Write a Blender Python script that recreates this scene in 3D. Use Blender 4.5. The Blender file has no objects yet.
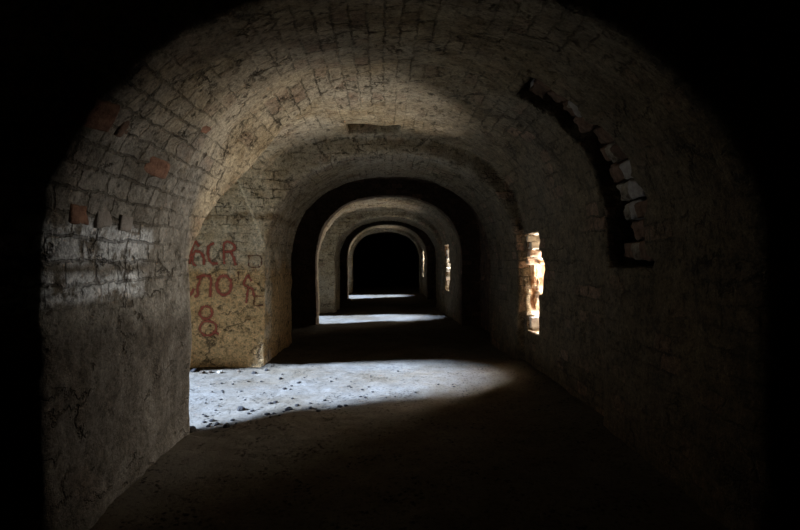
import bpy, bmesh, math, random
import numpy as np
from mathutils import Vector, Euler, noise as mnoise
from mathutils.bvhtree import BVHTree

random.seed(7)
RNG = np.random.default_rng(11)
EZ = 1.5                       # eye height above the near floor; all layout below is written relative to the eye
S = bpy.context.scene
COL = S.collection

# ------------------------------------------------------------------ layout (metres, eye at origin, tunnel runs along +Y)
BAYS = [  # near jamb, far jamb
    dict(a=4.19, b=6.79),
    dict(a=12.4, b=15.75),
    dict(a=21.6, b=25.0),
]
#        Y      xc    half   crown  n      (section keyed along the tunnel, linear between keys)
KEYS = [(-9.0, 0.12, 1.74, 1.36, 2.00),
        (2.35, 0.12, 1.74, 1.36, 2.00),
        (4.17, 0.13, 1.79, 1.68, 2.20), (4.80, 0.12, 1.70, 1.61, 2.20),
        (5.40, 0.12, 1.80, 1.66, 2.30),
        (5.50, 0.10, 1.79, 1.50, 2.20), (8.70, 0.10, 1.79, 1.50, 2.20),
        (8.78, -0.2, 2.52, 1.96, 3.0), (11.72, -0.2, 2.52, 1.96, 3.0),  # step widened into a side chamber so this stretch stays dark
        (11.8, 0.08, 1.79, 1.58, 2.35), (13.9, 0.08, 1.79, 1.58, 2.35),
        (14.0, 0.08, 1.75, 1.42, 2.20), (17.5, 0.08, 1.75, 1.42, 2.20),
        (17.6, -0.2, 2.5, 1.90, 3.0), (20.9, -0.2, 2.5, 1.90, 3.0),  # same widening, added to keep the second stretch dark
        (20.98, 0.06, 1.74, 1.55, 2.35), (23.2, 0.06, 1.74, 1.55, 2.35),
        (23.3, 0.0, 1.78, 1.52, 2.20), (26.0, 0.0, 1.78, 1.52, 2.20), (26.3, -0.2, 2.5, 1.94, 3.0), (60.0, -0.2, 2.5, 1.94, 3.0)]  # widened past the last bay so the tunnel's end goes black
Y_END = 45.0

def floor_base(y):
    return np.interp(y, [-3, 6.9, 12.4, 15.7, 32], [-1.5, -1.5, -1.67, -1.77, -1.77])

# ------------------------------------------------------------------ noise
def _hash(ix, iy, iz, seed):
    h = (ix * 374761393 + iy * 668265263 + iz * 2147483647 + seed * 1274126177) & 0xFFFFFFFF
    h = ((h ^ (h >> 13)) * 1274126177) & 0xFFFFFFFF
    h = h ^ (h >> 16)
    return (h & 0xFFFF).astype(np.float32) / 32767.5 - 1.0

def vnoise(p, scale, seed=0):
    q = p / scale
    i = np.floor(q).astype(np.int64)
    f = (q - i).astype(np.float32)
    f = f * f * (3 - 2 * f)
    out = 0
    for dx in (0, 1):
        wx = f[:, 0] if dx else 1 - f[:, 0]
        for dy in (0, 1):
            wy = f[:, 1] if dy else 1 - f[:, 1]
            for dz in (0, 1):
                wz = f[:, 2] if dz else 1 - f[:, 2]
                out = out + wx * wy * wz * _hash(i[:, 0] + dx, i[:, 1] + dy, i[:, 2] + dz, seed)
    return out

def smin(a, b, k):
    h = np.clip(0.5 + 0.5 * (b - a) / k, 0, 1)
    return b + (a - b) * h - k * h * (1 - h)

# ------------------------------------------------------------------ the carved rock: distance field of the hollow space (negative = air)
def axis(parts):
    out = []
    for a, b, s in parts:
        out.append(np.arange(a, b - 1e-6, s))
    out.append(np.array([parts[-1][1]]))
    return np.concatenate(out).astype(np.float32)

XOUT = 2.94                    # outer face of the loophole wall
gx = axis([(-3.75, XOUT, 0.032)])
gy = axis([(-3.0, 1.6, 0.09), (1.6, 9.0, 0.030), (9.0, 17.0, 0.05), (17.0, 26.0, 0.08), (26.0, 45.6, 0.2)])
gz = axis([(-2.2, 2.05, 0.031)])

def superell(x, z, xc, a, b, n):
    dx = np.abs(x - xc)
    zz = np.maximum(z, 0)
    r = ((dx / a) ** n + (zz / b) ** n) ** (1.0 / n)
    return (r - 1.0) * np.minimum(a, b)

def field():
    X = gx[:, None, None]; Y = gy[None, :, None]; Z = gz[None, None, :]
    # the long tunnel, its section changing from pier to pier
    par = np.zeros((4, len(gy)), np.float32)
    K = np.array(KEYS)
    for j in range(4):
        par[j] = np.interp(gy, K[:, 0], K[:, 1 + j])
    P = [par[j][None, :, None] for j in range(4)]
    d = superell(X, Z, *P).astype(np.float32)
    d = np.maximum(d, Y - Y_END)
    # wide blind chamber round the camera, added to keep the foreground dark
    ch = superell(X, Z, -0.2, 2.8, 1.95, 4.0)
    ch = np.maximum(ch, np.maximum(Y - 2.30, -2.85 - Y))
    d = np.maximum(d, -2.85 - Y)
    d = smin(d, ch.astype(np.float32), 0.09)
    for bi, bay in enumerate(BAYS):
        ya, yb = bay['a'], bay['b']
        j0 = max(0, np.searchsorted(gy, ya - 1.9)); j1 = np.searchsorted(gy, yb + 1.2)
        y = gy[None, j0:j1, None]
        sub = d[:, j0:j1, :]
        ym = 0.5 * (ya + yb)
        ybx = yb + (0.035 * X if bi == 0 else 0 * X)
        # bay vault, a little larger than the piers
        bd = superell(X, Z, -0.03, 2.03 if bi == 0 else 1.93, 1.73 - 0.1 * (bi > 0), 2.7)
        lean = 0.72 * np.clip(Z, 0, 0.95) * np.clip(-X / 1.2, 0, 1)
        bd = np.maximum(bd, np.maximum(ya + lean - y, y - ybx))
        new = smin(sub, bd.astype(np.float32), 0.07)
        # side passage towards the yard
        hw = ym - ya
        nearp = ya - 0.38 * np.maximum(-1.71 - X, 0) + 0.72 * np.clip(Z, 0, 0.95)
        yy = (y - ym) / (ybx - ym)
        yy = np.where(yy < 0, (y - ym) / (ym - nearp), yy)
        npow = np.where(y < ym, 4.0, 5.0)
        zz = np.maximum(Z - 0.0, 0) / 1.50
        pr = (np.abs(yy) ** npow + zz ** npow) ** (1.0 / npow)
        pd = (pr - 1.0) * hw
        pd = np.maximum(pd, np.maximum(X + 0.3, -3.42 - X))
        new = smin(new, pd.astype(np.float32), 0.09)
        # graffiti wall sits a few centimetres behind the pier's face, along a wavy seam
        seam = np.interp(gz, [-9, 0.14, 0.66, 1.21, 2], [-1.67, -1.68, -1.86, -2.09, -2.3])[None, None, :]
        rd = np.maximum(np.maximum(X - seam, y - (ybx + 0.04)), np.maximum(ym - y, Z - 1.25))
        rd = np.maximum(rd, -3.0 - X)
        new = np.minimum(new, rd.astype(np.float32))
        # arched mouth to the open yard, its unseen outline shaped to trim the sun patch
        my = np.array([-1.05, -0.54, -0.27, -0.18, -0.07, 0.25, 0.95, 1.47, 1.84, 1.96, 2.02, 2.20]) + ya
        mz = np.array([-3.0, -0.62, -0.10, 0.45, 0.90, 1.07, 1.04, 0.87, 0.45, -0.10, -0.90, -3.0]) - (0, 0.1, 0.32)[bi]
        zt = np.interp(gy[j0:j1], my, mz, left=-6, right=-6)
        sl_ = np.gradient(zt, gy[j0:j1])
        ed = (Z - zt[None, :, None]) / np.sqrt(1 + np.minimum(np.abs(sl_), 6) ** 2)[None, :, None]
        ed = np.maximum(ed, X + 3.3)
        new = smin(new, ed.astype(np.float32), 0.05)
        # loophole in the right wall
        for sl in SLITS[bi:bi + 1]:
            t = np.clip((X - sl['x']) / (XOUT - sl['x']), -0.3, 1)
            n0 = np.interp(gz, *sl['near'])[None, None, :]
            f0 = np.interp(gz, *sl['far'])[None, None, :]
            near = n0 + (sl['on'] - n0) * t
            far = f0 + (sl['of'] - f0) * t
            sd = np.maximum(np.maximum(near - y, y - far), np.maximum(Z - sl['z1'] + 0.25 * t * 0, sl['z0'] - 0.1 * t - Z))
            sd = np.maximum(sd, 1.2 - X)
            new = np.minimum(new, sd.astype(np.float32))
        d[:, j0:j1, :] = new
    # putlog hole in the crown of the first bay, a small one in the second
    for (x0, x1, y0, y1, zt) in ((-0.52, 0.18, 6.18, 6.62, 1.95), (-0.2, 0.33, 14.9, 15.2, 1.85)):
        hd = np.maximum(np.maximum(x0 - X, X - x1), np.maximum(np.maximum(y0 - Y, Y - y1), np.maximum(Z - zt, 1.2 - Z)))
        d = np.minimum(d, hd.astype(np.float32))
    # broken-out haunches on the right, near the end of a pier
    ang = np.arctan2(np.maximum(Z, -1), X - 0.1)
    for (y0, y1, wob, dep, a0, a1) in ((3.41, 4.24, 0.07, 0.50, -0.03, 0.95),):
        j0 = np.searchsorted(gy, y0 - 0.5); j1 = np.searchsorted(gy, y1 + 0.5)
        y = gy[None, j0:j1, None]; A = ang
        ragged = wob * np.sin(A * 16.0) * np.sin(A * 7 + 1) + wob * 0.4 * np.sin(A * 41)
        rec = superell(X, Z, 0.1, 1.87 + dep, 1.68 + dep, 2.35)
        rec = np.maximum(rec, np.maximum((y0 + ragged + 0.14 * np.clip(A, 0, 1)) - y, y - y1 - 0.30 * np.clip(A, 0, 0.8) - 0.5 * ragged))
        rec = np.maximum(rec, np.maximum(a0 - A, A - a1) * 1.6)
        d[:, j0:j1, :] = np.minimum(d[:, j0:j1, :], rec.astype(np.float32))
    return d

def step(pairs):
    zs, v = [], []
    for z0, z1, val in pairs:
        zs += [z0 + 0.004, z1 - 0.004]; v += [val, val]
    return (zs, v)

SLITS = [
    dict(x=2.0, z0=-0.99, z1=0.36, on=6.86, of=7.10,
         near=step([(-2, -0.95, 6.24), (-0.95, -0.45, 6.20), (-0.45, 0.0, 6.03), (0.0, 0.10, 6.14), (0.10, 0.22, 6.22), (0.22, 0.26, 6.16), (0.26, 2, 6.22)]),
         far=step([(-2, -0.75, 6.74), (-0.75, -0.45, 6.83), (-0.45, 0.02, 6.86), (0.02, 0.16, 6.80), (0.16, 0.26, 6.76), (0.26, 2, 6.84)])),
    dict(x=1.93, z0=-0.96, z1=0.47, on=15.5, of=15.75,
         near=step([(-2, -0.6, 14.5), (-0.6, -0.1, 14.3), (-0.1, 2, 14.55)]),
         far=step([(-2, -0.3, 15.5), (-0.3, 0.1, 15.58), (0.1, 2, 15.45)])),
    dict(x=1.85, z0=-0.85, z1=0.6, on=24.7, of=25.0,
         near=step([(-2, 2, 24.0)]), far=step([(-2, 2, 24.7)])),
]

def surface_nets(f):
    neg = f < 0
    nx, ny, nz = f.shape
    c = neg[:-1, :-1, :-1].astype(np.int8)
    for dx in (0, 1):
        for dy in (0, 1):
            for dz in (0, 1):
                if dx + dy + dz:
                    c = c + neg[dx:nx - 1 + dx, dy:ny - 1 + dy, dz:nz - 1 + dz]
    act = (c > 0) & (c < 8)
    idx = np.full(act.shape, -1, np.int32)
    ii, jj, kk = np.nonzero(act)
    idx[ii, jj, kk] = np.arange(len(ii))
    vals = {}
    for dx in (0, 1):
        for dy in (0, 1):
            for dz in (0, 1):
                vals[dx, dy, dz] = f[ii + dx, jj + dy, kk + dz]
    acc = np.zeros((len(ii), 3)); cnt = np.zeros(len(ii))
    for ax in range(3):
        for o1 in (0, 1):
            for o2 in (0, 1):
                ca = [o1, o2]; ca.insert(ax, 0); cb = [o1, o2]; cb.insert(ax, 1)
                va, vb = vals[tuple(ca)], vals[tuple(cb)]
                m = (va < 0) != (vb < 0)
                t = np.where(m, va / np.where(m, va - vb, 1), 0)
                pt = np.zeros((len(ii), 3)); pt[:] = ca
                pt[:, ax] = t
                acc += pt * m[:, None]; cnt += m
    acc /= cnt[:, None]
    co = np.stack([gx[ii] + acc[:, 0] * (gx[ii + 1] - gx[ii]),
                   gy[jj] + acc[:, 1] * (gy[jj + 1] - gy[jj]),
                   gz[kk] + acc[:, 2] * (gz[kk + 1] - gz[kk])], 1)
    quads = []
    for ax in range(3):
        a, b = [(1, 2), (2, 0), (0, 1)][ax]
        sl0 = [slice(None)] * 3; sl1 = [slice(None)] * 3
        sl0[ax] = slice(0, -1); sl1[ax] = slice(1, None)
        n0, n1 = neg[tuple(sl0)], neg[tuple(sl1)]
        m = n0 != n1
        lim = list(m.shape)
        sub = [slice(None)] * 3
        sub[a] = slice(1, lim[a] - 1); sub[b] = slice(1, lim[b] - 1)
        p = np.argwhere(m[tuple(sub)])
        p[:, a] += 1; p[:, b] += 1
        def cell(da, db):
            q = p.copy(); q[:, a] -= da; q[:, b] -= db
            return idx[q[:, 0], q[:, 1], q[:, 2]]
        q = np.stack([cell(1, 1), cell(0, 1), cell(0, 0), cell(1, 0)], 1)
        flip = n0[p[:, 0], p[:, 1], p[:, 2]]          # air before rock: normal points back to the air
        q[flip] = q[flip][:, ::-1]
        quads.append(q)
    return co, np.concatenate(quads)

CO, Q = surface_nets(field())

def vert_normals(co, q):
    n = np.cross(co[q[:, 2]] - co[q[:, 0]], co[q[:, 3]] - co[q[:, 1]])
    vn = np.zeros_like(co)
    for k in range(4):
        np.add.at(vn, q[:, k], n)
    vn /= np.maximum(np.linalg.norm(vn, axis=1), 1e-9)[:, None]
    fn = n / np.maximum(np.linalg.norm(n, axis=1), 1e-12)[:, None]
    return vn, fn

VN, FN0 = vert_normals(CO, Q)
def course_relief(co, vn):
    """courses of uneven bricks under worn plaster, in metres of relief"""
    ang = np.arctan2(np.maximum(co[:, 2], 0), co[:, 0] - 0.1)
    row = np.where(co[:, 2] > 0, ang * 1.75, np.where(co[:, 0] > 0, co[:, 2], math.pi * 1.75 - co[:, 2]))
    return row
amp = np.clip((CO[:, 1] - 1.0) / 2.0, 0.3, 1)
disp = 0.022 * vnoise(CO, 0.55, 1) + 0.013 * vnoise(CO, 0.21, 2) + 0.009 * vnoise(CO, 0.095, 3)
slitzone = (CO[:, 0] > 2.1)
disp -= 0.05 * np.clip(vnoise(CO, 0.13, 8) - 0.42, 0, 0.5) * (vnoise(CO, 0.8, 9) > -0.1)
disp = np.where(slitzone, 0.03 * vnoise(CO * np.array([1, 1, 1.0]), 0.16, 5) + 0.012 * vnoise(CO, 0.07, 6), disp)
CO = CO + VN * disp[:, None]
# bottom of walls bellies out a little into the room
CO[:, 2] += EZ
VN, FN = vert_normals(CO, Q)

# ------------------------------------------------------------------ materials
def new_mat(name):
    m = bpy.data.materials.new(name); m.use_nodes = True
    nt = m.node_tree
    for n in list(nt.nodes): nt.nodes.remove(n)
    out = nt.nodes.new('ShaderNodeOutputMaterial')
    b = nt.nodes.new('ShaderNodeBsdfPrincipled')
    b.inputs['Roughness'].default_value = 0.92
    b.inputs['Specular IOR Level'].default_value = 0.12
    nt.links.new(b.outputs[0], out.inputs[0])
    return m, nt, b, out

class NT:
    def __init__(s, nt): s.nt = nt
    def n(s, t, **kw):
        x = s.nt.nodes.new(t)
        for k, v in kw.items(): setattr(x, k, v)
        return x
    def l(s, a, b): s.nt.links.new(a, b)
    def noise(s, vec, scale, detail=4, rough=0.6, dist=0.0):
        x = s.n('ShaderNodeTexNoise'); x.inputs['Scale'].default_value = scale
        x.inputs['Detail'].default_value = detail; x.inputs['Roughness'].default_value = rough
        x.inputs['Distortion'].default_value = dist
        s.l(vec, x.inputs['Vector']); return x
    def ramp(s, fac, stops, interp='LINEAR'):
        r = s.n('ShaderNodeValToRGB'); e = r.color_ramp.elements; r.color_ramp.interpolation = interp
        while len(e) > 1: e.remove(e[-1])
        for i, (p, c) in enumerate(stops):
            el = e[0] if i == 0 else e.new(p)
            el.position = p; el.color = (c, c, c, 1) if not isinstance(c, tuple) else (*c, 1)
        s.l(fac, r.inputs[0]); return r
    def mix(s, fac, a, b, mode='MIX'):
        m = s.n('ShaderNodeMix', data_type='RGBA', blend_type=mode)
        for sock, v in ((m.inputs[0], fac), (m.inputs[6], a), (m.inputs[7], b)):
            if hasattr(v, 'is_linked'): s.l(v, sock)
            elif isinstance(v, tuple): sock.default_value = (*v, 1)
            else: sock.default_value = v
        return m.outputs[2]
    def math(s, op, a, b=0.0, c=None, clamp=False):
        m = s.n('ShaderNodeMath', operation=op, use_clamp=clamp)
        for i, v in enumerate((a, b) if c is None else (a, b, c)):
            if hasattr(v, 'is_linked'): s.l(v, m.inputs[i])
            else: m.inputs[i].default_value = v
        return m.outputs[0]
    def band(s, v, lo, hi, soft):
        """1 between lo and hi with soft ends"""
        a = s.n('ShaderNodeMapRange', interpolation_type='SMOOTHSTEP'); s.l(v, a.inputs[0])
        a.inputs[1].default_value = lo - soft; a.inputs[2].default_value = lo + soft
        b = s.n('ShaderNodeMapRange', interpolation_type='SMOOTHSTEP'); s.l(v, b.inputs[0])
        b.inputs[1].default_value = hi - soft; b.inputs[2].default_value = hi + soft
        b.inputs[3].default_value = 1; b.inputs[4].default_value = 0
        return s.math('MULTIPLY', a.outputs[0], b.outputs[0])

def masonry(name):
    m, nt, b, out = new_mat(name); g = NT(nt)
    geo = g.n('ShaderNodeNewGeometry'); pos = geo.outputs['Position']
    uv = g.n('ShaderNodeUVMap', uv_map='courses').outputs[0]
    def warp(vec, src, amt):
        c = g.n('ShaderNodeVectorMath', operation='SUBTRACT'); g.l(src, c.inputs[0]); c.inputs[1].default_value = (0.5, 0.5, 0.5)
        w = g.n('ShaderNodeVectorMath', operation='MULTIPLY_ADD'); g.l(c.outputs[0], w.inputs[0]); w.inputs[1].default_value = amt; g.l(vec, w.inputs[2])
        return w.outputs[0]
    wob = g.noise(pos, 2.3, 3); wob2 = g.noise(pos, 12.0, 3); wob3 = g.noise(pos, 34.0, 2)
    cuv = warp(warp(warp(uv, wob.outputs['Color'], (0.14, 0.06, 0)), wob2.outputs['Color'], (0.06, 0.045, 0)), wob3.outputs['Color'], (0.025, 0.02, 0))
    br = g.n('ShaderNodeTexBrick'); g.l(cuv, br.inputs['Vector'])
    br.inputs['Scale'].default_value = 1.0
    br.inputs['Brick Width'].default_value = 0.26
    br.inputs['Row Height'].default_value = 0.125
    br.inputs['Mortar Size'].default_value = 0.012
    br.inputs['Mortar Smooth'].default_value = 0.6
    br.inputs['Color1'].default_value = (0.0, 0.0, 0.0, 1); br.inputs['Color2'].default_value = (1, 1, 1, 1)
    br.inputs['Mortar'].default_value = (0.5, 0.5, 0.5, 1)
    mortar = br.outputs['Fac']; rnd = g.n('ShaderNodeSeparateColor'); g.l(br.outputs['Color'], rnd.inputs[0]); rnd = rnd.outputs[0]
    sep = g.n('ShaderNodeSeparateXYZ'); g.l(pos, sep.inputs[0]); PX, PY, PZ = sep.outputs
    big = g.noise(pos, 0.9, 5, 0.6)
    mid = g.noise(pos, 4.5, 6, 0.65)
    fine = g.noise(pos, 20.0, 6, 0.72)
    grit = g.noise(pos, 60.0, 4, 0.75)
    nf = g.math('SUBTRACT', g.noise(pos, 3.1, 5, 0.65).outputs['Fac'], 0.5)
    # joints show only in places, broken up along their length
    show = g.ramp(g.noise(pos, 1.5, 4, 0.6).outputs['Fac'], [(0.42, 0.06), (0.60, 1.0)]).outputs[0]
    brk = g.ramp(g.noise(pos, 7.0, 4, 0.7).outputs['Fac'], [(0.38, 0.1), (0.56, 1.0)]).outputs[0]
    jamb_low = g.math('MULTIPLY', g.band(PX, -9, -0.9, 0.3), g.math('SUBTRACT', 1.0, g.band(PZ, 1.2, 9, 0.16)))
    show = g.math('MULTIPLY', show, g.math('SUBTRACT', 1.0, g.math('MULTIPLY', jamb_low, 0.9)))
    pbr = g.math('MULTIPLY', g.math('MULTIPLY', g.band(PX, -2.2, -0.9, 0.25), g.band(PY, -9, 3.75, 0.25)), g.band(PZ, 1.30, 2.55, 0.12))
    show = g.math('MAXIMUM', show, g.math('MULTIPLY', pbr, 0.9))
    brk = g.math('MAXIMUM', brk, g.math('MULTIPLY', pbr, 0.75))
    joint = g.math('MULTIPLY', g.math('MULTIPLY', mortar, show), brk)
    t1 = g.ramp(mid.outputs['Fac'], [(0.36, 0.0), (0.64, 1.0)]).outputs[0]
    t2 = g.ramp(big.outputs['Fac'], [(0.42, 0.0), (0.62, 0.85)]).outputs[0]
    col = g.mix(t2, g.mix(t1, (0.50, 0.395, 0.245), (0.26, 0.185, 0.10)), (0.48, 0.40, 0.285))
    # window side coloured a darker brown, fading in across the vault, to deepen its shade
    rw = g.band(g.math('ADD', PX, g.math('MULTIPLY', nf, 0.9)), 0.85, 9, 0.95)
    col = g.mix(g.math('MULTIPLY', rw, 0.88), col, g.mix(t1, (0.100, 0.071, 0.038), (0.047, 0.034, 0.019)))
    # chambers between the bays and the far end: bare brick, coloured darker to stand for deep shade
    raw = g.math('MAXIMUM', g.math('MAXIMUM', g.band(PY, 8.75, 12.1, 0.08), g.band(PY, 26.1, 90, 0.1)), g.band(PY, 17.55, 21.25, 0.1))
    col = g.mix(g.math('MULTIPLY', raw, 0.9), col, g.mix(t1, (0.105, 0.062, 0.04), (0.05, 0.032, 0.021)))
    redm = g.math('MULTIPLY', g.math('GREATER_THAN', rnd, 0.82), g.math('MULTIPLY', show, 0.5))
    col = g.mix(redm, col, (0.26, 0.15, 0.095))
    left = g.band(PX, -2.2, -0.7, 0.25)
    near = g.band(PY, -9, 4.14, 0.12)
    # band of old whitewash on the pier wall
    zz = g.math('ADD', PZ, g.math('MULTIPLY', nf, 0.16))
    ww = g.math('MULTIPLY', g.math('MAXIMUM', g.band(zz, 1.27, 1.43, 0.03), g.math('MULTIPLY', g.band(zz, 1.49, 1.70, 0.03), 0.85)), g.band(g.math('ADD', PY, g.math('MULTIPLY', nf, 0.9)), 1.2, 3.35, 0.2))
    pk = g.ramp(g.noise(pos, 6.5, 6, 0.72).outputs['Fac'], [(0.40, 0.0), (0.50, 1.0)]).outputs[0]
    ww = g.math('MULTIPLY', g.math('MULTIPLY', ww, pk), left)
    # grey render on the pier wall
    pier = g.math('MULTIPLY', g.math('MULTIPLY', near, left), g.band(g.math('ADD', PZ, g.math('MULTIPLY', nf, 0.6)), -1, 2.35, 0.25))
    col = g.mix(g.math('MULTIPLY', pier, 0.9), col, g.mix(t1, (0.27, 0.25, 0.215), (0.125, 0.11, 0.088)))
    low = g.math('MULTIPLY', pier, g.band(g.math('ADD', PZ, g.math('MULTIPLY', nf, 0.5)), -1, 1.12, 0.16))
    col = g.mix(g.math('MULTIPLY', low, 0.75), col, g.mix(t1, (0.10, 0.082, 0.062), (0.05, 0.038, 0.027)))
    col = g.mix(g.math('MULTIPLY', ww, 0.9), col, (0.86, 0.87, 0.86))
    # bare yellow-brown brick earth low on the inner jambs, limewashed above
    inb = g.math('MULTIPLY', g.band(PX, -9, -1.5, 0.12), g.band(PY, 5.6, 9, 0.2))
    inner = g.math('MULTIPLY', inb, g.band(g.math('ADD', PZ, g.math('MULTIPLY', nf, 0.7)), -3, 1.40, 0.12))
    col = g.mix(g.math('MULTIPLY', inb, 0.8), col, g.mix(t1, (0.80, 0.66, 0.45), (0.62, 0.46, 0.27)))
    col = g.mix(g.math('MULTIPLY', inner, 0.85), col, g.mix(fine.outputs['Fac'], (0.56, 0.32, 0.115), (0.86, 0.56, 0.26)))
    stain = g.math('MULTIPLY', inb, g.band(g.math('ADD', PZ, g.math('MULTIPLY', nf, 0.16)), 2.05, 2.17, 0.03))
    stain = g.math('MULTIPLY', stain, g.ramp(mid.outputs['Fac'], [(0.4, 0.2), (0.55, 1.0)]).outputs[0])
    col = g.mix(g.math('MULTIPLY', stain, 0.8), col, (0.27, 0.165, 0.075))
    # pale plaster seam where the pier's face meets the jamb wall
    sx = g.math('MULTIPLY_ADD', g.math('MAXIMUM', g.math('SUBTRACT', PZ, 1.64), 0.0), 0.383, g.math('ADD', PX, 1.68))
    sx = g.math('MULTIPLY_ADD', nf, 0.05, sx)
    seam = g.math('MULTIPLY', g.band(sx, -0.018, 0.018, 0.010), g.band(PY, 6.6, 7.1, 0.1))
    col = g.mix(g.math('MULTIPLY', seam, 0.75), col, (0.90, 0.76, 0.52))
    # dirt in the joints, pits, speckles
    col = g.mix(g.math('MULTIPLY', joint, 0.7), col, (0.075, 0.058, 0.038))
    sp = g.ramp(fine.outputs['Fac'], [(0.35, 1.0), (0.44, 0.0)]).outputs[0]
    col = g.mix(g.math('MULTIPLY', sp, 0.7), col, (0.07, 0.053, 0.034))
    col = g.mix(1.0, col, g.ramp(fine.outputs['Fac'], [(0.40, 0.8), (0.66, 1.35)]).outputs[0], 'MULTIPLY')
    gr = g.ramp(grit.outputs['Fac'], [(0.32, 0.35), (0.68, 1.5)]).outputs[0]
    col = g.mix(0.6, col, g.mix(1.0, col, gr, 'MULTIPLY'))
    pits = g.n('ShaderNodeTexVoronoi'); pits.inputs['Scale'].default_value = 5.5; pits.inputs['Randomness'].default_value = 1.0
    pv = g.n('ShaderNodeVectorMath', operation='MULTIPLY'); pv.inputs[1].default_value = (1.0, 0.8, 1.5); g.l(warp(pos, wob2.outputs['Color'], (0.12, 0.12, 0.12)), pv.inputs[0]); g.l(pv.outputs[0], pits.inputs['Vector'])
    pit = g.ramp(pits.outputs['Distance'], [(0.10, 1.0), (0.20, 0.0)]).outputs[0]
    pit = g.math('MULTIPLY', pit, g.ramp(g.noise(pos, 2.1, 3).outputs['Fac'], [(0.46, 0.0), (0.54, 1.0)]).outputs[0])
    col = g.mix(g.math('MULTIPLY', pit, 0.75), col, (0.07, 0.052, 0.034))
    # short ragged cracks
    cr = g.n('ShaderNodeTexVoronoi', feature='DISTANCE_TO_EDGE'); cr.inputs['Scale'].default_value = 1.0
    sc = g.n('ShaderNodeVectorMath', operation='MULTIPLY'); g.l(warp(pos, wob2.outputs['Color'], (0.2, 0.2, 0.2)), sc.inputs[0]); sc.inputs[1].default_value = (1.9, 2.0, 4.2)
    g.l(sc.outputs[0], cr.inputs['Vector'])
    ck = g.ramp(cr.outputs['Distance'], [(0.0, 1.0), (0.045, 0.0)]).outputs[0]
    ck = g.math('MULTIPLY', ck, g.ramp(g.noise(pos, 2.9, 3).outputs['Fac'], [(0.50, 0.0), (0.58, 1.0)]).outputs[0])
    col = g.mix(g.math('MULTIPLY', ck, 0.8), col, (0.06, 0.045, 0.03))
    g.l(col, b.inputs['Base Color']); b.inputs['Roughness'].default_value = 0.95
    h = g.math('MULTIPLY', joint, -0.022)
    h = g.math('MULTIPLY_ADD', g.math('MULTIPLY', rnd, show), 0.012, h)
    h = g.math('MULTIPLY_ADD', mid.outputs['Fac'], 0.03, h)
    h = g.math('MULTIPLY_ADD', fine.outputs['Fac'], 0.024, h)
    h = g.math('MULTIPLY_ADD', grit.outputs['Fac'], 0.007, h)
    h = g.math('MULTIPLY_ADD', ck, -0.02, h)
    h = g.math('MULTIPLY_ADD', pit, -0.02, h)
    bp = g.n('ShaderNodeBump'); bp.inputs['Strength'].default_value = 1.0; bp.inputs['Distance'].default_value = 1.0
    g.l(h, bp.inputs['Height']); g.l(bp.outputs[0], b.inputs['Normal'])
    return m

def simple(name, c1, c2, scale=14, bump=0.012, rough=0.9):
    m, nt, b, out = new_mat(name); g = NT(nt)
    tc = g.n('ShaderNodeTexCoord').outputs['Object']
    a = g.noise(tc, scale, 6, 0.65); f = g.noise(tc, scale * 4, 4, 0.7)
    g.l(g.mix(g.ramp(a.outputs['Fac'], [(0.36, 0.0), (0.64, 1.0)]).outputs[0], c1, c2), b.inputs['Base Color'])
    b.inputs['Roughness'].default_value = rough
    h = g.math('ADD', g.math('MULTIPLY', a.outputs['Fac'], 1.0), g.math('MULTIPLY', f.outputs['Fac'], 0.4))
    bp = g.n('ShaderNodeBump'); bp.inputs['Strength'].default_value = 0.9; bp.inputs['Distance'].default_value = bump
    g.l(h, bp.inputs['Height']); g.l(bp.outputs[0], b.inputs['Normal'])
    return m

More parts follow.
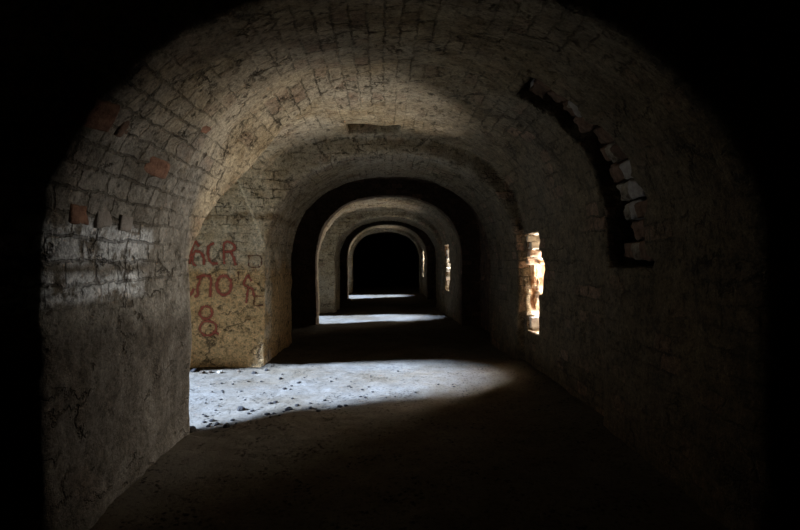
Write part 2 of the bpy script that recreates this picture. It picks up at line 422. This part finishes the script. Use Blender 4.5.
def dirt_floor():
    m, nt, b, out = new_mat('trodden_dirt'); g = NT(nt)
    pos = g.n('ShaderNodeNewGeometry').outputs['Position']
    sep = g.n('ShaderNodeSeparateXYZ'); g.l(pos, sep.inputs[0]); PX, PY, PZ = sep.outputs
    mid = g.noise(pos, 5, 6, 0.65); fine = g.noise(pos, 34, 6, 0.78); grit = g.noise(pos, 110, 3, 0.75)
    nf = g.math('SUBTRACT', g.noise(pos, 1.7, 5, 0.65).outputs['Fac'], 0.5)
    t_ = g.ramp(mid.outputs['Fac'], [(0.35, 0.0), (0.65, 1.0)]).outputs[0]
    col = g.mix(t_, (0.060, 0.043, 0.025), (0.076, 0.056, 0.034))
    # drifts of greyer lime dust
    drift = g.ramp(g.noise(pos, 0.7, 5, 0.6).outputs['Fac'], [(0.38, 0.25), (0.62, 1.0)]).outputs[0]
    col = g.mix(drift, col, g.mix(t_, (0.082, 0.070, 0.054), (0.102, 0.089, 0.071)))
    sp = g.ramp(fine.outputs['Fac'], [(0.38, 1.0), (0.47, 0.0)]).outputs[0]
    col = g.mix(g.math('MULTIPLY', sp, 0.7), col, (0.018, 0.014, 0.010))
    # crumbs of mortar and twigs, thickest at the near rim of the dust
    vo = g.n('ShaderNodeTexVoronoi'); vo.inputs['Scale'].default_value = 24; vw = g.n('ShaderNodeVectorMath', operation='MULTIPLY_ADD'); g.l(fine.outputs['Color'], vw.inputs[0]); vw.inputs[1].default_value = (0.09, 0.09, 0.0); g.l(pos, vw.inputs[2]); g.l(vw.outputs[0], vo.inputs['Vector'])
    dens = g.math('ADD', g.noise(pos, 2.6, 4, 0.7).outputs['Fac'], 0.05)
    cr = g.ramp(vo.outputs['Distance'], [(0.22, 1.0), (0.34, 0.0)]).outputs[0]
    cr = g.math('MULTIPLY', cr, g.ramp(dens, [(0.55, 0.0), (0.63, 1.0)]).outputs[0])
    col = g.mix(g.math('MULTIPLY', cr, 0.85), col, (0.012, 0.010, 0.008))
    g.l(col, b.inputs['Base Color']); b.inputs['Roughness'].default_value = 1.0
    b.inputs['Specular IOR Level'].default_value = 0.0
    h = g.math('MULTIPLY', mid.outputs['Fac'], 0.006)
    h = g.math('MULTIPLY_ADD', fine.outputs['Fac'], 0.010, h)
    h = g.math('MULTIPLY_ADD', grit.outputs['Fac'], 0.004, h)
    h = g.math('MULTIPLY_ADD', cr, 0.01, h)
    bp = g.n('ShaderNodeBump'); bp.inputs['Strength'].default_value = 0.8; bp.inputs['Distance'].default_value = 1.0
    g.l(h, bp.inputs['Height']); g.l(bp.outputs[0], b.inputs['Normal'])
    return m

def loophole_mat():
    """crumbling cheek: lime, peach plaster and rust-brown brick in upright streaks"""
    m, nt, b, out = new_mat('loophole_masonry'); g = NT(nt)
    pos = g.n('ShaderNodeNewGeometry').outputs['Position']
    sc = g.n('ShaderNodeVectorMath', operation='MULTIPLY'); sc.inputs[1].default_value = (7, 7, 2.2); g.l(pos, sc.inputs[0])
    a = g.noise(sc.outputs[0], 1.0, 5, 0.65, 0.5)
    f = g.noise(pos, 28, 5, 0.7)
    r = g.ramp(a.outputs['Fac'], [(0.38, (0.075, 0.032, 0.012)), (0.48, (0.16, 0.085, 0.038)), (0.55, (0.36, 0.26, 0.17)), (0.62, (0.55, 0.49, 0.41))])
    sepz = g.n('ShaderNodeSeparateXYZ'); g.l(pos, sepz.inputs[0])
    lime = g.math('SUBTRACT', 1.0, g.band(g.math('ADD', sepz.outputs[2], g.math('MULTIPLY', a.outputs['Fac'], 0.1)), 0.80, 1.52, 0.06))
    col = g.mix(g.math('MULTIPLY', lime, 0.8), r.outputs[0], (0.48, 0.42, 0.34))
    g.l(g.mix(g.ramp(f.outputs['Fac'], [(0.3, 0.6), (0.45, 0.0)]).outputs[0], col, (0.2, 0.1, 0.05)), b.inputs['Base Color'])
    h = g.math('ADD', g.math('MULTIPLY', a.outputs['Fac'], 0.05), g.math('MULTIPLY', f.outputs['Fac'], 0.02))
    bp = g.n('ShaderNodeBump'); bp.inputs['Strength'].default_value = 0.9; bp.inputs['Distance'].default_value = 1.0
    g.l(h, bp.inputs['Height']); g.l(bp.outputs[0], b.inputs['Normal'])
    return m

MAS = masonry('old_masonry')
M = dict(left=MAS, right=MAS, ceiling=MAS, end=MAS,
         slit=loophole_mat(),
         floor=dirt_floor(),
         redbrick=simple('red_brick', (0.15, 0.072, 0.045), (0.30, 0.16, 0.10), 18),
         brownbrick=simple('brown_brick', (0.09, 0.052, 0.032), (0.19, 0.115, 0.075), 18, 0.02),
         greybrick=simple('grey_brick', (0.22, 0.19, 0.16), (0.34, 0.30, 0.26), 18),
         limebrick=simple('lime_smeared_brick', (0.075, 0.052, 0.034), (0.30, 0.25, 0.18), 13, 0.03),
         rawbrick=simple('raw_brick', (0.07, 0.042, 0.026), (0.14, 0.085, 0.055), 16, 0.03),
         palebrick=simple('limed_brick', (0.34, 0.29, 0.22), (0.50, 0.45, 0.37), 18),
         pinkbrick=simple('pink_limed_brick', (0.26, 0.17, 0.115), (0.42, 0.32, 0.24), 14),
         rustbrick=simple('rusty_brick', (0.22, 0.105, 0.045), (0.62, 0.45, 0.30), 9, 0.03),
         whitelime=simple('white_lime', (0.60, 0.58, 0.54), (0.74, 0.72, 0.68), 20),
         stone=simple('dark_stone', (0.010, 0.008, 0.007), (0.022, 0.018, 0.014), 25),
         palestone=simple('pale_stone', (0.10, 0.08, 0.055), (0.16, 0.13, 0.09), 25),
         earthstone=simple('earth_lump', (0.030, 0.020, 0.011), (0.055, 0.038, 0.022), 25),
         yard=simple('yard_ground', (0.075, 0.065, 0.036), (0.11, 0.095, 0.055), 3))

# ------------------------------------------------------------------ object helpers
def tag(o, label=None, cat=None, group=None, kind=None):
    if label: o['label'] = label
    if cat: o['category'] = cat
    if group: o['group'] = group
    if kind: o['kind'] = kind
    return o

def link(name, me, mat=None, parent=None):
    o = bpy.data.objects.new(name, me); COL.objects.link(o)
    if mat: me.materials.append(mat)
    if parent: o.parent = parent
    return o

# ------------------------------------------------------------------ room shell: cut the carved surface into its named sides
fc = CO[Q].mean(1)
zrel = fc[:, 2] - EZ
ROW_R = 1.75
lab = np.full(len(Q), 'ceiling', object)
isl = (fc[:, 0] < 0.1); steep = zrel < np.abs(fc[:, 0] - 0.1) * 0.80
lab[steep & isl] = 'wall_left'; lab[steep & ~isl] = 'wall_right'
lab[(fc[:, 0] < -2.12)] = 'wall_left'
lab[(fc[:, 1] > Y_END - 0.12) & (np.abs(FN[:, 1]) > 0.7)] = 'wall_back'
for i, sl in enumerate(SLITS):
    m_ = (fc[:, 0] > sl['x'] + 0.09) & (fc[:, 1] > BAYS[i]['a'] + 0.5) & (fc[:, 1] < BAYS[i]['b'] + 0.7) & (zrel > sl['z0'] - .25) & (zrel < sl['z1'] + .15)
    lab[m_] = 'window_%d' % (i + 1)

def uv_for(q, fn):
    p = CO[q]                                   # f,4,3
    x, y, z = p[..., 0], p[..., 1], p[..., 2] - EZ
    ang = np.arctan2(np.maximum(z, 0), x - 0.1)
    row = np.where(z > 0, ang * ROW_R, np.where(x > 0.1, z, math.pi * ROW_R - z))
    u = y.copy(); v = row
    face = (np.abs(fn[:, 1]) > 0.62)[:, None]
    u = np.where(face, x, u); v = np.where(face, z, v)
    pas = ((p[..., 0].mean(1) < -2.0) & (np.abs(fn[:, 2]) > 0.62))[:, None]
    u = np.where(pas, x, u); v = np.where(pas, y, v)
    return np.stack([u, v], -1)

SHELL = {}
for name, mk in (('wall_left', 'left'), ('wall_right', 'right'), ('ceiling', 'ceiling'), ('wall_back', 'end'),
                 ('window_1', 'slit'), ('window_2', 'slit'), ('window_3', 'slit')):
    sel = np.nonzero(lab == name)[0]
    if not len(sel): continue
    q = Q[sel]
    used, inv = np.unique(q, return_inverse=True)
    inv = inv.reshape(q.shape)
    me = bpy.data.meshes.new(name)
    me.vertices.add(len(used)); me.vertices.foreach_set('co', CO[used].astype(np.float32).ravel())
    me.loops.add(q.size); me.loops.foreach_set('vertex_index', inv.astype(np.int32).ravel())
    me.polygons.add(len(q)); me.polygons.foreach_set('loop_start', (np.arange(len(q)) * 4).astype(np.int32))
    me.update(calc_edges=True)
    me.polygons.foreach_set('use_smooth', np.ones(len(q), bool))
    uvl = me.uv_layers.new(name='courses')
    uvl.data.foreach_set('uv', uv_for(q, FN[sel]).astype(np.float32).ravel())
    me.update()
    me.normals_split_custom_set_from_vertices(VN[used].astype(np.float32).tolist())
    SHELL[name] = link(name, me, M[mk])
    SHELL[name]['kind'] = 'structure'

tris = None
BVH = BVHTree.FromPolygons([Vector(c) for c in CO], Q.tolist())
EYE = Vector((0, 0, EZ))
def ray_px(px, py):
    d = Vector(((px - 386) / 480.0, 1.0, -(py - 260) / 480.0)).normalized()
    h = BVH.ray_cast(EYE, d)
    return h  # location, normal, index, distance

# ------------------------------------------------------------------ floor
def floor_z(x, y):
    p = np.stack([np.asarray(x, float), np.asarray(y, float), np.zeros_like(np.asarray(x, float))], 1)
    z = floor_base(p[:, 1]) + EZ
    z = z + 0.022 * vnoise(p, 0.9, 21) + 0.006 * vnoise(p, 0.3, 22) + 0.005 * vnoise(p, 0.11, 23)
    z = z + 0.006 * vnoise(p, 0.055, 24)
    edge = np.minimum(np.abs(p[:, 0] + 1.75), np.abs(p[:, 0] - 2.0))
    inb = np.zeros(len(p))
    for bb in BAYS: inb = np.maximum(inb, ((p[:, 1] > bb['a'] - 0.1) & (p[:, 1] < bb['b'])) * (p[:, 0] < 0))
    z = z + 0.05 * np.exp(-(edge / 0.22) ** 2) * (1 - inb)
    return z
fx = axis([(-3.9, 3.6, 0.045)])
fy = axis([(-3.0, 2.0, 0.12), (2.0, 3.8, 0.05), (3.8, 7.4, 0.028), (7.4, 17, 0.06), (17, 46.0, 0.12)])
GX, GY = np.meshgrid(fx, fy, indexing='ij')
zz = floor_z(GX.ravel(), GY.ravel())
nv = len(fx); nw = len(fy)
vid = np.arange(nv * nw).reshape(nv, nw)
fq = np.stack([vid[:-1, :-1], vid[1:, :-1], vid[1:, 1:], vid[:-1, 1:]], -1).reshape(-1, 4)
me = bpy.data.meshes.new('floor')
fco = np.stack([GX.ravel(), GY.ravel(), zz], 1)
me.vertices.add(len(fco)); me.vertices.foreach_set('co', fco.astype(np.float32).ravel())
me.loops.add(fq.size); me.loops.foreach_set('vertex_index', fq.astype(np.int32).ravel())
me.polygons.add(len(fq)); me.polygons.foreach_set('loop_start', (np.arange(len(fq)) * 4).astype(np.int32))
me.update(calc_edges=True); me.polygons.foreach_set('use_smooth', np.ones(len(fq), bool)); me.update()
FLOOR = link('floor', me, M['floor']); FLOOR['kind'] = 'structure'

# yard ground outside the arched mouths
me = bpy.data.meshes.new('ground')
me.from_pydata([(-40, -20, -0.3), (-3.85, -20, -0.3), (-3.85, 50, -0.3), (-40, 50, -0.3)], [], [(0, 1, 2, 3)])
tag(link('ground', me, M['yard']), kind='structure')

# ------------------------------------------------------------------ bricks
def brick_mesh(name, sx, sy, sz, seed, rough=0.010, cuts=3):
    bm = bmesh.new()
    bmesh.ops.create_cube(bm, size=1)
    bmesh.ops.scale(bm, vec=(sx, sy, sz), verts=bm.verts)
    bmesh.ops.bevel(bm, geom=bm.edges[:], offset=min(sx, sy, sz) * 0.14, segments=2, profile=0.6, affect='EDGES')
    bmesh.ops.subdivide_edges(bm, edges=[e for e in bm.edges if e.calc_length() > 0.05], cuts=cuts, use_grid_fill=True)
    off = Vector((seed * 3.17, seed * 1.3, seed * 7.7))
    for v in bm.verts:
        n = mnoise.noise_vector(v.co * 11 + off) * rough + mnoise.noise_vector(v.co * 34 + off) * rough * 0.5
        v.co += n
    bmesh.ops.recalc_face_normals(bm, faces=bm.faces)
    me = bpy.data.meshes.new(name); bm.to_mesh(me); bm.free()
    for p in me.polygons: p.use_smooth = True
    return me

def put_brick(name, size, loc, axes, mat, parent, seed, rough=0.010, label=None):
    o = link(name, brick_mesh(name, *size, seed, rough), mat, parent)
    from mathutils import Matrix
    mt = Matrix((axes[0], axes[1], axes[2])).transposed().to_4x4()
    mt.translation = loc
    o.matrix_world = mt
    if label: o['label'] = label
    return o

def wall_frame(h):
    n = h[1].normalized()
    along = Vector((0, 1, 0)); along = (along - n * along.dot(n)).normalized()
    return along, n, along.cross(n)

# bricks bared in the plaster of the left wall: pixel centre, length, height
bare = [(86, 215, .20, .105, 'redbrick', 'dull red brick bared in the plaster above the white band'),
        (109, 220, .17, .10, 'greybrick', 'grey brick beside the dull red one'),
        (131, 224, .17, .10, 'greybrick', 'second grey brick from the dull red one'),
        (108, 119, .19, .15, 'redbrick', 'dark red broken brick high on the left wall'),
        (129, 131, .20, .11, 'brownbrick', 'dark red brick below the broken one'),
        (161, 169, .27, .12, 'redbrick', 'orange red brick bared near the arch edge'),
        (207, 131, .16, .06, 'redbrick', 'small orange brick near the arch edge')]
for i, (px, py, L, H, mk, lb) in enumerate(bare):
    h = ray_px(px, py)
    if h[0] is None: continue
    al, n, up = wall_frame(h)
    t = math.radians(random.uniform(-5, 5))
    al, up = al * math.cos(t) + up * math.sin(t), up * math.cos(t) - al * math.sin(t)
    put_brick('exposed_brick', (L, 0.10, H), h[0] - n * 0.043, (al, n, up), M[mk], SHELL['wall_left'], i + 1, 0.012, lb)

# broken-out haunch on the right: courses of raw bricks
def haunch(y0, y1, xc, a, b, n_, a0, a1, rows, parent, seed0, deep):
    k = 0
    for r in range(rows):
        th = a0 + (a1 - a0) * (r + 0.5) / rows
        c, s_ = math.cos(th), math.sin(th)
        rad = 1.0 / ((c / a) ** n_ + (max(s_, 1e-6) / b) ** n_) ** (1 / n_)
        base = Vector((xc + c * rad, 0, s_ * rad + EZ))
        e = 1e-3; c2, s2 = math.cos(th + e), math.sin(th + e)
        rad2 = 1.0 / ((c2 / a) ** n_ + (max(s2, 1e-6) / b) ** n_) ** (1 / n_)
        tan = (Vector((xc + c2 * rad2, 0, s2 * rad2 + EZ)) - base).normalized()
        nrm = Vector((0, 1, 0)).cross(tan).normalized()
        if nrm.dot(Vector((xc, 0, EZ)) - base) < 0: nrm = -nrm
        y = y0 + 0.14 * th + random.uniform(-0.06, 0.05)
        stop = y1 + 0.25 * th - random.uniform(0.10, 0.22)
        j = 0
        while y < stop:
            L = random.uniform(0.16, 0.27)
            inset = 0.03 + 0.075 * j + random.uniform(-0.03, 0.05) + deep
            mk = random.choice(['brownbrick', 'brownbrick', 'greybrick', 'limebrick'] + (['limebrick'] * 2 if r < 4 else ['rawbrick'] * 2))
            put_brick('exposed_brick', (L - 0.014, 0.20, rad * (a1 - a0) / rows * random.uniform(0.84, 1.02)), base + Vector((0, y + L / 2, 0)) - nrm * (0.10 + inset),
                      (Vector((0, 1, 0)), nrm, Vector((0, 1, 0)).cross(nrm)), M[mk], parent, seed0 + k, 0.026)
            y += L; j += 1; k += 1
haunch(3.40, 4.16, 0.12, 1.79, 1.57, 2.15, 0.00, 0.92, 11, SHELL['wall_right'], 100, 0.0)
haunch(8.95, 10.4, -0.2, 2.50, 1.94, 3.0, 0.02, 0.60, 8, SHELL['wall_right'], 300, -0.06)

# sunlit bricks of the loophole's far cheek
def cheek(win, sl, courses, seed0):
    ax = Vector((XOUT - sl['x'], sl['of'] - np.interp(0, *sl['far']), 0)).normalized()
    nr = Vector((ax.y, -ax.x, 0))
    up = Vector((0, 0, 1))
    for i, (z0, z1, inset, mk) in enumerate(courses):
        f = float(np.interp((z0 + z1) / 2, *sl['far']))
        x = 0.0 + inset; L0 = 0.0
        k = 0
        while x < 0.75:
            L = random.uniform(0.14, 0.24)
            p = Vector((sl['x'], f, EZ + (z0 + z1) / 2)) + ax * (x + L / 2) - nr * (0.045 + random.uniform(-0.025, 0.015))
            put_brick('jamb_brick', (L - 0.008, 0.14, (z1 - z0) - 0.008), p, (ax, nr, up), M[mk if k == 0 or random.random() < .6 else random.choice(['palebrick', 'pinkbrick', 'rustbrick'])],
                      win, seed0 + i * 9 + k, 0.016)
            x += L; k += 1
cheek(SHELL['window_1'], SLITS[0], [(0.25, 0.36, 0.02, 'palebrick'), (0.15, 0.25, 0.05, 'palebrick'), (0.04, 0.15, 0.03, 'pinkbrick'), (-0.07, 0.04, 0.02, 'pinkbrick'),
      (-0.97, -0.80, 0.04, 'whitelime')], 500)
cheek(SHELL['window_2'], SLITS[1], [(z, z + 0.143, 0.02 + 0.03 * (i % 2), 'whitelime' if i % 3 else 'palebrick') for i, z in enumerate(np.arange(-0.96, 0.46, 0.143))], 700)
cheek(SHELL['window_3'], SLITS[2], [(z, z + 0.18, 0.02 + 0.03 * (i % 2), 'palebrick') for i, z in enumerate(np.arange(-0.85, 0.58, 0.18))], 800)

# ------------------------------------------------------------------ painted writing on the inner jamb wall
def paint_mat(name, c, thr):
    m, nt, b, out = new_mat(name); g = NT(nt)
    pos = g.n('ShaderNodeNewGeometry').outputs['Position']
    w = g.noise(pos, 26, 5, 0.75)
    g.l(g.mix(w.outputs['Fac'], c, tuple(v * 0.6 for v in c)), b.inputs['Base Color'])
    tr = g.n('ShaderNodeBsdfTransparent'); mx = g.n('ShaderNodeMixShader')
    uv = g.n('ShaderNodeUVMap', uv_map='stroke').outputs[0]
    sx = g.n('ShaderNodeSeparateXYZ'); g.l(uv, sx.inputs[0])
    edge = g.math('SUBTRACT', 1.0, g.math('ABSOLUTE', g.math('MULTIPLY_ADD', sx.outputs[0], 2.0, -1.0)))
    a = g.math('ADD', g.math('MULTIPLY', edge, 0.55), w.outputs['Fac'])
    al = g.ramp(a, [(thr, 0.0), (thr + 0.30, 0.88)]).outputs[0]
    g.l(al, mx.inputs[0]); g.l(tr.outputs[0], mx.inputs[1]); g.l(b.outputs[0], mx.inputs[2]); g.l(mx.outputs[0], out.inputs[0])
    return m
RED = paint_mat('worn_red_paint', (0.50, 0.13, 0.085), 0.62)
FAINT = paint_mat('faded_red_paint', (0.25, 0.09, 0.05), 0.76)
def catmull(pts, step_=0.8):
    if len(pts) == 2: pts = [pts[0], ((pts[0][0] + pts[1][0]) / 2, (pts[0][1] + pts[1][1]) / 2), pts[1]]
    P = [np.array(p, float) for p in pts]; P = [2 * P[0] - P[1]] + P + [2 * P[-1] - P[-2]]
    out = []
    for i in range(1, len(P) - 2):
        n = max(2, int(np.linalg.norm(P[i + 1] - P[i]) / step_))
        for k in range(n):
            t = k / n
            out.append(0.5 * ((2 * P[i]) + (-P[i - 1] + P[i + 1]) * t + (2 * P[i - 1] - 5 * P[i] + 4 * P[i + 1] - P[i + 2]) * t * t + (-P[i - 1] + 3 * P[i] - 3 * P[i + 1] + P[i + 2]) * t ** 3))
    out.append(P[-2]); return out
def ell(cx, cy, rx, ry, n=14):
    return [(cx + rx * math.sin(2 * math.pi * k / n), cy - ry * math.cos(2 * math.pi * k / n)) for k in range(n + 1)]
# the writing is laid out on the wall plane y = 6.91 (metres x, z); the numbers are pixels of a sheet 69.5 px to the metre
WALLY = BAYS[0]['b'] + 0.05
def on_wall(u, v):
    x = (u - 386) / 71.2; z = EZ - (v - 260) / 71.2
    h = BVH.ray_cast(Vector((x, WALLY - 0.9, z)), Vector((0, 1, 0)))
    if h[0] is None: return Vector((x, WALLY, z))
    return h[0] + Vector((0, -0.006, 0))
def letter(strokes, width, mat, parent, name='painted_letter'):
    vs, fs, uvs = [], [], []
    for st in strokes:
        pts = catmull(st); base = len(vs); K = 5
        for i, p in enumerate(pts):
            t = pts[min(i + 1, len(pts) - 1)] - pts[max(i - 1, 0)]
            t = t / max(np.linalg.norm(t), 1e-6); nn = np.array([-t[1], t[0]])
            w = 1.5 * width * (1 + 0.18 * math.sin(i * 0.9))
            for k in range(K):
                o = (k / (K - 1) - 0.5) * w
                vs.append(on_wall(*(p + nn * o))); uvs.append((k / (K - 1), i * 0.1))
        for i in range(len(pts) - 1):
            for k in range(K - 1):
                a = base + i * K + k
                fs.append((a, a + 1, a + 1 + K, a + K))
    me = bpy.data.meshes.new(name); me.from_pydata(vs, [], fs)
    ul = me.uv_layers.new(name='stroke')
    for lp in me.loops: ul.data[lp.index].uv = uvs[lp.vertex_index]
    o = link(name, me, mat); o.parent = parent
    return o
G = bpy.data.objects.new('graffiti', None); COL.objects.link(G); G.location = (0, 0, 0)
tag(G, 'three rows of worn red painted letters on the tan jamb wall', 'graffiti')
letter([[(198, 241), (194.8, 249), (193, 258), (192.3, 264)], [(194.6, 256), (198.4, 251.6), (202.9, 252.6), (205.6, 258), (205.9, 265)], [(198, 241), (201.5, 247)], [(194.8, 256), (195.5, 263), (198.5, 266)]], 3.6, RED, G)
letter([[(216, 243.6), (211.5, 245.5), (209.6, 252), (210.8, 259), (214.5, 263.6), (219.5, 263)]], 3.6, RED, G)
letter([[(224.5, 244.6), (229, 241.6), (234.6, 244.4), (236.2, 249), (231, 251.8), (225.6, 252)], [(225, 244.6), (225.2, 254), (226, 264)], [(231.5, 252), (234.6, 257), (236.8, 265.5)]], 3.6, RED, G)
letter([[(188.6, 296), (190.2, 288.5), (193, 294.5), (196, 288)]], 3.0, RED, G)
letter([[(202.8, 277), (200.3, 286), (200.1, 294), (196.8, 296.5)], [(198.5, 277.6), (205.5, 275.2), (213, 276.8)], [(212.5, 277), (212.8, 286), (212.3, 297)]], 3.7, RED, G)
letter([ell(225.4, 285, 6.8, 9.6)], 4.0, RED, G)
letter([[(239.4, 271), (240, 279.5)]], 2.6, FAINT, G)
letter([[(248.5, 274.7), (244.6, 283.6), (248.6, 286.4), (253.2, 290), (254.4, 297)], [(248.5, 274.7), (252.5, 281)], [(249, 287), (246.7, 303)]], 3.0, RED, G)
letter([ell(207.8, 312, 6.0, 6.2), ell(210, 327.4, 7.6, 7.0), [(214, 331), (220, 333.5)]], 3.4, RED, G)
letter([[(248.5, 256), (260.5, 256), (261, 266), (250.5, 266.5), (250, 257)]], 2.4, FAINT, G)
letter([[(254, 296), (264, 296)], [(255, 297), (255, 305), (263.5, 305)]], 2.4, FAINT, G)

# ------------------------------------------------------------------ stones on the floor
def stone_mesh(seed, r, flat=0.65):
    bm = bmesh.new(); bmesh.ops.create_icosphere(bm, subdivisions=3 if r > 0.03 else 2, radius=r)
    off = Vector((seed * 5.3, seed * 2.1, seed * 9.7))
    for v in bm.verts:
        d = v.co.normalized()
        k = 1 + 0.42 * mnoise.noise(d * 1.3 + off) + 0.16 * mnoise.noise(d * 4 + off)
        v.co = Vector((d.x * r * k * 1.15, d.y * r * k, d.z * r * k * flat))
    me = bpy.data.meshes.new('stone'); bm.to_mesh(me); bm.free()
    for p in me.polygons: p.use_smooth = False
    return me
def fz(x, y): return float(floor_z([x], [y])[0])
def put_stone(name, x, y, r, mat, label, cat, group=None, seed=0, me=None):
    if me is None:
        me = stone_mesh(seed, r); me.materials.append(mat)
    o = bpy.data.objects.new(name, me); COL.objects.link(o)
    o.location = (x, y, fz(x, y) + r * 0.25)
    o.rotation_euler = (0, 0, random.uniform(0, 6.28))
    tag(o, label, cat, group)
    return o
def floor_px(px, py):
    y = 480 * 1.5 / (py - 260); return (px - 386) * y / 480, y
peb = []
for k in range(8):
    me = stone_mesh(40 + k, 0.016); me.materials.append(M['stone']); peb.append(me)
# scattered pebbles on the bright dust, thicker at the front
n_p = 0
while n_p < 75:
    px, py = random.uniform(195, 470), random.uniform(372, 428)
    lim = 430 - (px - 190) * 0.14
    if py > lim: continue
    if random.random() > 0.25 + 0.75 * ((py - 372) / 56) ** 1.5 * (1 - (px - 195) / 400): continue
    x, y = floor_px(px, py)
    o = bpy.data.objects.new('pebble', random.choice(peb)); COL.objects.link(o)
    s = random.uniform(0.45, 1.15) * (1.3 if py > 400 else 0.9)
    o.scale = (s, s, s * random.uniform(0.7, 1.0)); o.rotation_euler = (0, 0, random.uniform(0, 6.28))
    o.location = (x, y, fz(x, y) + 0.006 * s)
    tag(o, 'small dark pebble scattered on the bright bluish patch of floor', 'pebble', 'pebbles on the lit floor')
    n_p += 1
# larger single stones and lumps along the foot of the graffiti wall
for i, (px, py, r, mk, lb) in enumerate([
        (188, 428, .085, 'stone', 'dark jagged stone at the foot of the near left jamb'),
        (196, 370.5, .06, 'stone', 'dark stone at the foot of the graffiti wall beside the near jamb'),
        (204, 372.5, .045, 'earthstone', 'brown lump beside the dark stone at the graffiti wall'),
        (221, 371.5, .05, 'palestone', 'pale broken stone chip at the foot of the graffiti wall'),
        (211.5, 371.8, .04, 'earthstone', 'brown lump touching the pale stone chip'),
        (240, 370.5, .04, 'earthstone', 'brown lump below the painted letters, just past the pale chip'),
        (255, 371.5, .045, 'stone', 'dark lump at the wall foot left of the pier corner'),
        (267, 369.5, .04, 'stone', 'dark stone right at the corner of the pier'),
        (281, 378.5, .033, 'stone', 'dark round stone alone on bright floor in front of pier corner'),
        (299, 383.5, .033, 'stone', 'dark round stone second out from pier corner on bright floor'),
        (285, 389.5, .033, 'stone', 'dark round stone nearest the front below the pier corner pair'),
        (242, 409, .050, 'stone', 'dark flat stone in the middle of the speckled front edge'),
        (228, 424, .050, 'stone', 'dark stone at the front left rim of the lit floor'),
        (289, 411, .045, 'stone', 'dark stone at the front rim right of the speckled corner')]):
    x, y = floor_px(px, py)
    y = min(y, BAYS[0]['b'] - 0.10) if px < 268 else y
    put_stone('stone', x, y, r * 0.72, M[mk], lb, 'stone', 'stones on the floor', seed=200 + i)

# ------------------------------------------------------------------ light: sun and sky through the yard openings, daylight through the loopholes
W = bpy.data.worlds.new('sky'); S.world = W; W.use_nodes = True
bgn = W.node_tree.nodes['Background']
bgn.inputs['Color'].default_value = (0.62, 0.80, 1.0, 1)
bgn.inputs['Strength'].default_value = 0.15

sun = bpy.data.lights.new('sun', 'SUN'); sun.energy = 92.0; sun.angle = math.radians(5.5); sun.color = (0.45, 0.63, 1.0)
so = bpy.data.objects.new('sun', sun); COL.objects.link(so)
d = Vector((1.0, 0.31, -0.54)).normalized()
so.rotation_euler = d.to_track_quat('-Z', 'Y').to_euler()

for i, sl in enumerate(SLITS):
    a = bpy.data.lights.new('loophole_daylight', 'AREA'); a.shape = 'RECTANGLE'
    a.size = 0.20; a.size_y = (sl['z1'] - sl['z0']) * 0.9
    a.energy = (320, 260, 240)[i]; a.color = (1.0, 0.95, 0.88)
    ao = bpy.data.objects.new('loophole_daylight', a); COL.objects.link(ao)
    ao.location = (XOUT - 0.03, 0.5 * (sl['on'] + sl['of']), EZ + 0.5 * (sl['z0'] + sl['z1']))
    ao.rotation_euler = (math.radians(90), 0, math.atan2(1.0, 0.2))   # long side upright, slanting in onto the far cheek

# ------------------------------------------------------------------ camera
cam = bpy.data.cameras.new('camera'); cam.sensor_width = 36; cam.lens = 36 * 480 / 800
cam.clip_start = 0.05
co_ = bpy.data.objects.new('camera', cam); COL.objects.link(co_)
co_.location = (0, 0, EZ)
fwd = Vector((14 / 480, 1, -5 / 480))
co_.rotation_euler = fwd.to_track_quat('-Z', 'Y').to_euler()
S.camera = co_

vs = S.view_settings
S.display_settings.display_device = 'sRGB'
vs.view_transform = 'Standard'; vs.look = 'None'; vs.exposure = 0.0; vs.gamma = 1.0
vs.use_curve_mapping = False
try:
    S.cycles.use_denoising = True; S.cycles.denoiser = 'OPENIMAGEDENOISE'
    S.cycles.max_bounces = 10; S.cycles.diffuse_bounces = 3
    S.cycles.sample_clamp_indirect = 6
except Exception: pass
